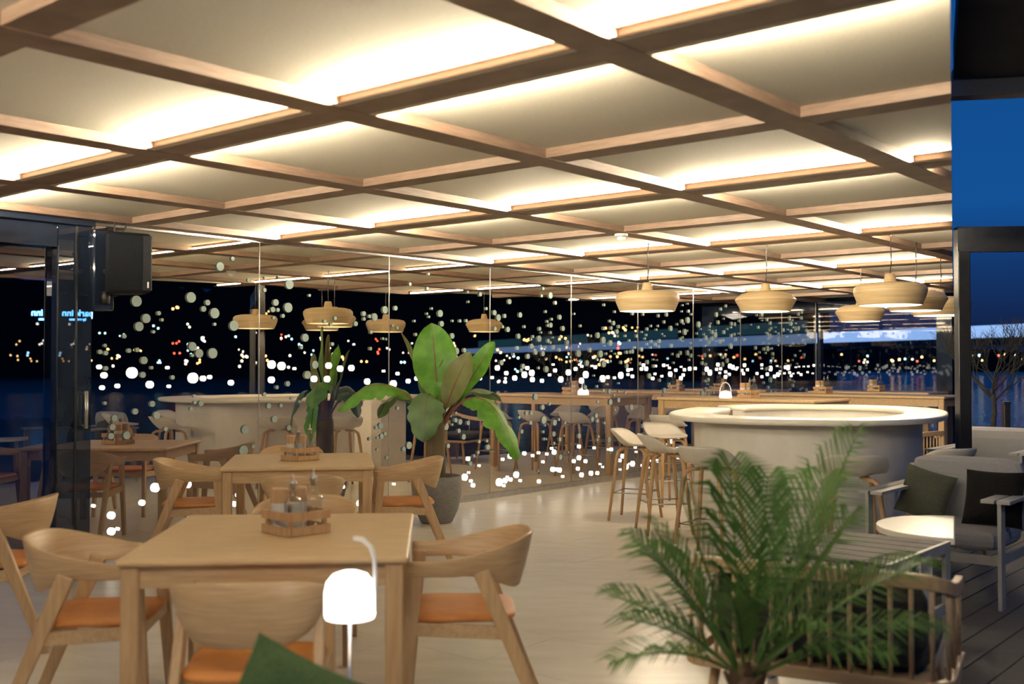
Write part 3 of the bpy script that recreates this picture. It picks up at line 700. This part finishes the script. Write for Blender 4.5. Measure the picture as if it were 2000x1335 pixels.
# ------------------------------------------------------------------ spindle armchairs
def make_spindle():
    t = thing('spindle_armchair', '', 'armchair')
    def pth(s):
        a = abs(s); sg = math.copysign(1, s)
        if a < .62: return (sg * lerp(0, .40, a / .62), -.36)
        if a < .80:
            th = (a - .62) / .18 * math.pi / 2; return (sg * (.40 + .07 * math.sin(th)), -.36 + .10 * (1 - math.cos(th)))
        return (sg * .47, lerp(-.26, .12, (a - .80) / .20))
    def rail(name, z, w_, h, zs=0):
        rows = []
        for i in range(49):
            s = -1 + i / 24; x, y = pth(s); x2, y2 = pth(min(1, s + .02)); x1, y1 = pth(max(-1, s - .02)); tx, ty = x2 - x1, y2 - y1; l_ = math.hypot(tx, ty); nx, ny = ty / l_, -tx / l_
            zz = z - zs * sm((abs(s) - .6) / .4)
            rows.append([(x + nx * a, y + ny * a, zz + b) for a, b in ((-w_, -h), (w_, -h), (w_, h), (-w_, h))])
        mb = MB(); mb.grid(rows, closed=True); mb.f += [(3, 2, 1, 0), tuple(48 * 4 + k_ for k_ in range(4))]
        mb.obj(name, oak, t, recalc=True, bevel=.005)
    rail('top_rail', .70, .016, .026, .08); rail('bottom_rail', .335, .018, .022)
    for i in range(19):
        s = -.97 + 1.94 * i / 18; x, y = pth(s); MB().tube([(x, y, .345), (x, y, .69 - .08 * sm((abs(s) - .6) / .4))], .0085, 8).obj('spindle', oak, t, smooth=True)
    for sx_ in (-1, 1):
        for y in (-.30, .30): MB().tube([(sx_ * .37, y * .9, .32), (sx_ * .41, y * 1.1, 0)], [.02, .014], 10).obj('leg', oakl, t, smooth=True)
    MB().box((0, 0.0, .33), (.80, .66, .035), ch=.01).obj('seat_frame', oak, t, recalc=True)
    MB().box((0, .02, .405), (.82, .66, .11), ch=.03).obj('seat_cushion', darkfab, t, recalc=True, sub=1)
    MB().box((0, -.255, .535), (.80, .16, .30), ch=.04).obj('back_cushion', darkfab, t, recalc=True, sub=1)
    return t
spindle = Kit(make_spindle)
spindle.place((1.245, 4.22, 0), R(-26.8), 'wooden spindle-back armchair with dark cushion behind the foreground palm')
spindle.place((4.28, 11.98, 0), R(40), 'wooden spindle-back armchair tucked between bar and high table', 'reading armchairs')
def pillow(name, size, m, label, loc, rot, cat='cushion'):
    rows = []; n = 12
    mb = MB()
    def P(u, v, s):
        e = (1 - abs(u) ** 2.6) * (1 - abs(v) ** 2.6); pinch = 1 - .06 * (1 - (u * v) ** 2) * max(abs(u), abs(v)) ** 4
        return (u * size / 2 * pinch, v * size / 2 * pinch, s * .17 * size * max(e, 0) ** .55 + .0)
    top = [[P(-1 + 2 * i / n, -1 + 2 * j / n, 1) for j in range(n + 1)] for i in range(n + 1)]
    bot = [[P(-1 + 2 * i / n, -1 + 2 * j / n, -1) for j in range(n + 1)] for i in range(n + 1)][::-1]
    mb.grid(top); mb.grid(bot)
    o = mb.obj(name, m, smooth=True); o.location = loc; o.rotation_euler = rot
    return tag(o, label, cat)
pillow('cushion', .37, greenfab, 'green cushion poking into the bottom of the picture in front of the near chair', (-.53, 2.60, .555), (R(82), R(26.5), R(6)))
bn = thing('low_bench', 'low dark bench below the picture edge carrying the green cushion', 'bench', (-.45, 2.55, 0))
MB().box((0, 0, .27), (.9, .42, .10), ch=.025).obj('seat', darkfab, bn, recalc=True)
for sx_ in (-1, 1):
    for sy in (-1, 1): MB().box((sx_ * .4, sy * .16, .11), (.04, .04, .22)).obj('leg', oakd, bn, recalc=True)
# solid stand-in for a lantern's reflection, held up by an added stake
ln = thing('lantern', 'reflected white lantern with tall loop handle, built as a solid glowing lantern', 'lantern', (-.484, 3.2, .70))
MB().lathe([(.073, .0), (.076, .01), (.076, .075), (.070, .105), (.052, .127), (.025, .137), (.003, .139)], 32).obj('lantern_shade', lanternm, ln, smooth=True)
MB().tube([(.072, 0, .02), (.076, 0, .12), (.074, 0, .175), (.062, 0, .21), (.038, 0, .232), (.01, 0, .236)], .006, 8).obj('handle', lanternh, ln, smooth=True)
MB().tube([(0, 0, 0), (0, 0, -.685)], .005, 8).obj('stake', steel, ln, smooth=True)
MB().lathe([(.07, -.70), (.07, -.692), (.01, -.685)], 24).obj('foot_plate', steel, ln)
l2 = thing('lantern', 'tiny glowing lantern on the high table behind the bar, beside the crate', 'lantern', (2.70, 13.50, 1.0505))
MB().lathe([(.075, .0), (.078, .01), (.074, .05), (.05, .075), (.003, .085)], 24).obj('lantern_shade', lanternm, l2, smooth=True)
MB().tube([(.072 * math.cos(a_ * math.pi / 12), 0, .06 + .13 * math.sin(a_ * math.pi / 12)) for a_ in range(13)], .006, 6).obj('handle', lanternh, l2, smooth=True)

# half round table at the pavilion's edge
ec = Vector((RR, 1, 0)).normalized()
tcn = ec * 6.5
ht = thing('half_round_table', 'pale half-round coffee table with its straight side on the pavilion edge', 'table', tcn)
en = Vector((-ec.y, ec.x, 0))
poly = [(ec * (.46 * math.cos(a)) + en * (.42 * math.sin(a))).to_2d() for a in [math.pi * i / 28 for i in range(29)]]
MB().prism(poly, .515, .55).obj('tabletop', barw, ht, recalc=True, bevel=.006)
for a in (.5, 1.57, 2.64):
    p = ec * (.34 * math.cos(a)) + en * (.32 * math.sin(a)); MB().bar((p.x, p.y, 0), (p.x, p.y, .515), .05, .03).obj('leg', white_metal, ht, recalc=True)
# white framed low table between the armchair and the half-round table
lt = thing('low_deck_table', 'low white-framed table with slatted top behind the spindle armchair', 'table', (1.66, 5.10, 0), RZ)
for s in (-1, 1):
    MB().bar((.36, s * .28, 0), (.36, s * .28, .56), .07, .02, side=(1, 0, 0)).obj('leg', outmetal, lt, recalc=True)
    MB().bar((-.36, s * .28, 0), (-.36, s * .28, .56), .07, .02, side=(1, 0, 0)).obj('leg', outmetal, lt, recalc=True)
    MB().box((0, s * .28, .57), (.80, .02, .05)).obj('top_rail', outmetal, lt, recalc=True)
    MB().box((0, s * .28, .28), (.66, .02, .05)).obj('lower_rail', outmetal, lt, recalc=True)
for i in range(6): MB().box((-.33 + i * .132, 0, .583), (.12, .53, .02)).obj('slat', deckm, lt, recalc=True)

# outdoor armchairs
def make_lounge():
    t = thing('outdoor_armchair', '', 'armchair')
    for s in (-1, 1):
        MB().box((s * .40, .40, .315), (.022, .08, .63)).obj('leg', outmetal, t, recalc=True)
        MB().box((s * .40, -.38, .315), (.022, .08, .63)).obj('leg', outmetal, t, recalc=True)
        for dx in (-.055, .035): MB().box((s * (.39 + dx), .01, .641), (.075, .88, .02)).obj('arm_slat', outmetal, t, recalc=True)
        MB().box((s * .385, .01, .28), (.02, .74, .055)).obj('side_rail', outmetal, t, recalc=True)
    MB().box((0, .37, .28), (.75, .02, .055)).obj('front_rail', outmetal, t, recalc=True)
    MB().box((0, .03, .385), (.74, .66, .15), ch=.035).obj('seat_cushion', greyfab, t, recalc=True, sub=1)
    M = Matrix.Rotation(R(-9), 3, 'X')
    MB().box((0, -.32, .60), (.74, .15, .50), M, ch=.04).obj('back_cushion', greyfab, t, recalc=True, sub=1)
    return t
lounge = Kit(make_lounge)
fa = math.atan2(.6415, -.7671)
lounge.place((2.86, 6.93, 0), fa, 'grey cushioned outdoor armchair with white frame, nearest on the dark deck', 'outdoor armchairs')
lounge.place((4.62, 10.35, 0), fa, 'grey cushioned outdoor armchair further along the deck behind the near one', 'outdoor armchairs')
f_ = -U
p = Vector((2.86, 6.93, 0)) + W * (-.27) + f_ * (.08); pillow('cushion', .36, blackfab, 'black cushion at the post side of the near outdoor armchair', (p.x, p.y, .62), (R(70), 0, fa + R(180)))
p = Vector((2.86, 6.93, 0)) + W * (.20) + f_ * (-.06); pillow('cushion', .33, olivefab, 'dark olive cushion leaning in the near outdoor armchair on the bar side', (p.x, p.y, .60), (R(74), R(14), fa + R(180)))

# ------------------------------------------------------------------ speaker, detector
def place_uw(u, w): return g(u, w)
sp = thing('loudspeaker', 'black wall loudspeaker on a bracket under the ceiling by the sliding door', 'speaker', (-2.93, 8.10, 1.99), R(25))
def taper(w0, w1, d0, d1, h): return [[(-w0 / 2, d0, z) for z in (0,)]]
body = MB(); body.add([(-.14, .16, 0), (.14, .16, .01), (.165, -.12, .01), (-.165, -.12, 0), (-.14, .16, .47), (.14, .16, .46), (.165, -.12, .46), (-.165, -.12, .47)], [(3, 2, 1, 0), (4, 5, 6, 7), (0, 1, 5, 4), (1, 2, 6, 5), (2, 3, 7, 6), (3, 0, 4, 7)])
body.obj('cabinet', speakm, sp, recalc=True, bevel=.025)
MB().add([(.105, -.128, .03), (.162, -.128, .03), (.162, -.122, .44), (.105, -.122, .44), (.105, -.10, .03), (.172, -.09, .03), (.172, -.09, .44), (.105, -.10, .44)], [(3, 2, 1, 0), (4, 5, 6, 7), (0, 1, 5, 4), (1, 2, 6, 5), (2, 3, 7, 6), (3, 0, 4, 7)]).obj('grille', grillem, sp, recalc=True)
MB().box((.14, -.131, .07), (.012, .004, .045)).obj('badge', white_metal, sp, recalc=True)
br = thing('speaker_bracket', 'dark mounting plate and swivel arm behind the loudspeaker', 'bracket', g(4.24, 7.66, 1.85), RZ)
MB().box((0, -.03, .33), (.17, .05, .62), ch=.01).obj('back_plate', darkframe, br, recalc=True)
MB().tube([(0, -.04, .32), (.08, -.10, .33), (.2, -.22, .34)], .022, 8).obj('swivel_arm', blackm, br, smooth=True)
MB().lathe([(.03, -.05), (.035, 0), (.03, .05)], 16, (.0, -.075, .12)).obj('cable_box', blackm, br, smooth=True)
cb = MB()
for dx in (0, .05): cb.tube([(0.02 + dx, -.10, .33), (.01 + dx, -.13, .45), (.04 + dx * 1.5, -.12, .62), (.06 + dx * 2.2, -.10, .72)], .006, 6)
cb.obj('speaker_cable', cordm, br, smooth=True)
sd = thing('smoke_detector', 'round white smoke detector fixed under a ceiling beam crossing', 'detector', (.91, 8.86, 2.55))
MB().lathe([(.055, -.003), (.055, -.022), (.040, -.028)], 24).obj('base', white_metal, sd, smooth=False)
MB().lathe([(.036, -.028), (.036, -.045), (.022, -.055), (.008, -.06)], 24).obj('sensor_cap', lanternh, sd, smooth=True)

# ------------------------------------------------------------------ outdoors: post frame, overhang, tree, bollard, bridge
fr = thing('pergola', 'dark metal post and header frame standing on the deck against the dusk sky', 'frame', (3.825, 9.05, 0))
MB().box((0, 0, 1.31), (.105, .10, 2.62), ch=.006).obj('post', blackm, fr, recalc=True)
MB().bar((-.05, 0, 2.52), (3.0, -.30, 2.52), .10, .21, side=(0, 1, 0)).obj('header', blackm, fr, recalc=True)
MB().box((2.95, -.30, 1.21), (.105, .10, 2.41), ch=.006).obj('post', blackm, fr, recalc=True)
ov = struct('roof_overhang')
MB().add([(2.54, 6.1, 3.10), (6.5, 5.0, 3.02), (6.5, 2.2, 3.02), (1.15, 2.6, 3.10), (2.54, 6.1, 3.3), (6.5, 5.0, 3.3), (6.5, 2.2, 3.3), (1.15, 2.6, 3.3)], [(0, 1, 2, 3), (7, 6, 5, 4), (4, 5, 1, 0), (5, 6, 2, 1), (6, 7, 3, 2), (7, 4, 0, 3)]).obj('soffit', roofm, ov, recalc=True)
MB().bar((2.57, 6.2, 3.09), (6.5, 5.1, 3.01), .16, .12, side=(0, 0, 1)).obj('painted_lit_strip', greyfab, ov, recalc=True)  # grey strip stands in for the lit part of the soffit underside
par = struct('wall_parapet')
MB().bar((5.35, 11.6, .2), (9.0, 9.0, .2), .9, .12, side=(0, 0, 1)).obj('parapet', speakm, par, recalc=True)
tree = thing('bare_tree', 'leafless thin tree outdoors in front of the river', 'tree', (6.35, 14.1, -.05))
tk = MB(); tk.tube([(0, 0, 0), (-.02, 0, .5), (.02, 0, .9), (0, 0, 1.2)], [.045, .04, .035, .03], 8); tk.obj('trunk', barkm, tree, smooth=True)
bs = MB(); rg = random.Random(3)
def branch(p, d, L, r, n):
    q_ = p + d * L + Vector((rg.uniform(-.05, .05), rg.uniform(-.05, .05), .02)); bs.tube([p, (p + q_) / 2 + Vector((rg.uniform(-.03, .03),) * 3), q_], [r, r * .85, r * .7], 4)
    if n:
        for _ in range(3):
            nd = (d + Vector((rg.uniform(-.7, .7), rg.uniform(-.7, .7), rg.uniform(-.1, .5)))).normalized(); branch(p.lerp(q_, rg.uniform(.5, 1)), nd, L * .74, r * .62, n - 1)
for a in range(6): branch(Vector((0, 0, 1.0 + .03 * a)), Vector((math.cos(a * 1.05) * .8, math.sin(a * 1.05) * .8, .75)).normalized(), .42, .016, 4)
bs.obj('branches', barkm, tree)
bo = thing('deck_bollard', 'dark square bollard beside the bare tree', 'bollard', (5.90, 12.75, -.2))
MB().box((0, 0, .6), (.075, .075, 1.2), ch=.006).obj('post', blackm, bo, recalc=True)
MB().box((0, 0, 1.21), (.085, .085, .03), ch=.004).obj('cap', darkframe, bo, recalc=True)
bar_ = lambda a, b, w, d: (a, b, w, d)
br_ = thing('river_bridge', 'long lit bridge crossing the night river with a glowing blue-white side', 'bridge', (58, 128, 0))
a, b = Vector((-90, 520, 5.9)), Vector((73, 111, 5.9)); off = Vector((-58, -128, 0))
MB().bar(a + off, b + off, 1.6, 1.0, side=(0, 0, 1)).obj('lit_parapet', bridgem, br_, recalc=True)
MB().bar(a + off + Vector((1.5, .5, -1.3)), b + off + Vector((1.5, .5, -1.3)), .9, 6, side=(0, 0, 1)).obj('deck_beam', bridged, br_, recalc=True)
dd = (b - a).normalized()
for i in range(10):
    p = a.lerp(b, .05 + i * .1) + off; MB().bar(p + Vector((3, 1, -7.2)), p + Vector((3, 1, -1.4)), 2, 2).obj('pier', bridged, br_, recalc=True)
for i in range(4):
    p = a.lerp(b, .51 + i * .096) + off + Vector((3, 1, 2.2)); MB().bar(p - dd * 17, p + dd * 17, 2.0, .5, side=(0, 0, 1)).obj('noise_screen', tealm, br_, recalc=True)
# dark far banks; the two tall ones are added to block the low sky
far = struct('night_far_banks')
rg = random.Random(11)
def bank(name, c, rad, a0, a1, hmin, hmax, n=60):
    vs = []; 
    for i in range(n + 1):
        a_ = lerp(a0, a1, i / n); p = Vector((math.sin(a_) * rad, math.cos(a_) * rad, 0)); h = rg.uniform(hmin, hmax)
        vs += [p + Vector((0, 0, -1.2)), p + Vector((0, 0, h)), p * 1.06 + Vector((0, 0, h)), p * 1.06 + Vector((0, 0, -1.2))]
    fs = []
    for i in range(n):
        for k_ in range(3): fs.append((i * 4 + k_, i * 4 + 4 + k_, i * 4 + 5 + k_, i * 4 + 1 + k_))
    MB().add(vs, fs).obj(name, bankm, far, recalc=True)
bank('far_bank', None, 560, R(-60), R(70), 5, 11)
bank('sky_block_ridge', None, 330, R(-75), R(16.6), 23, 27, 160)
bank('city_sky_block', None, 125, R(48), R(200), 24, 28)
# lights of the city; some on the far bank, some across the water beside the deck (seen in the partition's reflection)
sets = {lw: MB(), lc: MB(), lwh: MB(), lrd: MB(), lbl: MB()}
def mirror(p): return p - W * 2 * (p.dot(W) - WALL)
for i in range(125):
    px, py = rg.uniform(-60, 1250), rg.gauss(678, 26)
    if rg.random() < .35: py = rg.uniform(690, 712)
    d = 112; r_ = rg.uniform(.08, .15)
    p = Vector(((px - 1000) / 2083 * d, d, 0)); p = mirror(p); p.z = 1.45 + (714 - py) / 2083 * d
    m = rg.choices([lw, lc, lwh, lrd], (5, 3, 4, .6))[0]
    for t in range(rg.choice([1, 2, 2, 3])): sets[m].ico(p + Vector((rg.uniform(-.3, .3), rg.uniform(-.4, .4), rg.uniform(-.3, .3))), r_)
for i in range(60):
    px, py = rg.uniform(1100, 2050), rg.uniform(690, 708)
    d = 300; p = Vector(((px - 1000) / 2083 * d, d, 1.45 + (714 - py) / 2083 * d)); m = rg.choices([lw, lc, lwh, lrd], (5, 1.5, 2, 1.2))[0]; sets[m].ico(p, rg.uniform(.25, .42))
for m, nm in ((lw, 'amber'), (lc, 'cyan'), (lwh, 'white'), (lrd, 'red')):
    o = sets[m].obj('city_lights', m); tag(o, nm + ' points of light of the city across the night river', 'city lights', None, 'stuff')
# rooftop hotel sign across the water (its mirror image shows on the door post)
sgn = thing('hotel_sign', 'blue neon hotel lettering reflected on the dark door post', 'sign', (51.57, -3.62, 4.25), R(-101.8))
for txt, sz, dz in (('park inn', .50, 0.0), ('by radisson', .19, -.25)):
    c = bpy.data.curves.new('lettering', 'FONT'); c.body = txt; c.size = sz; c.extrude = .02; c.offset = .012; c.align_x = 'CENTER'; c.materials.append(signm)
    tmp = bpy.data.objects.new('lettering_curve', c); COL.objects.link(tmp); bpy.context.view_layer.update()
    me = bpy.data.meshes.new_from_object(tmp.evaluated_get(bpy.context.evaluated_depsgraph_get())); bpy.data.objects.remove(tmp)
    if not me.materials: me.materials.append(signm)
    o = bpy.data.objects.new('lettering', me); COL.objects.link(o); o.parent = sgn; o.location = (0, 0, dz); o.rotation_euler = (R(90), 0, 0)
MB().bar((0, .1, -4.9), (0, .1, -.35), .12, .12).obj('sign_mast', blackm, sgn, recalc=True)
# unseen fill light, added under the overhang to brighten the deck chairs
area('deck_fill_light', (3.6, 3.6, 2.98), (0.05, .25, -1), .5, .5, 16, (1, .93, .86))
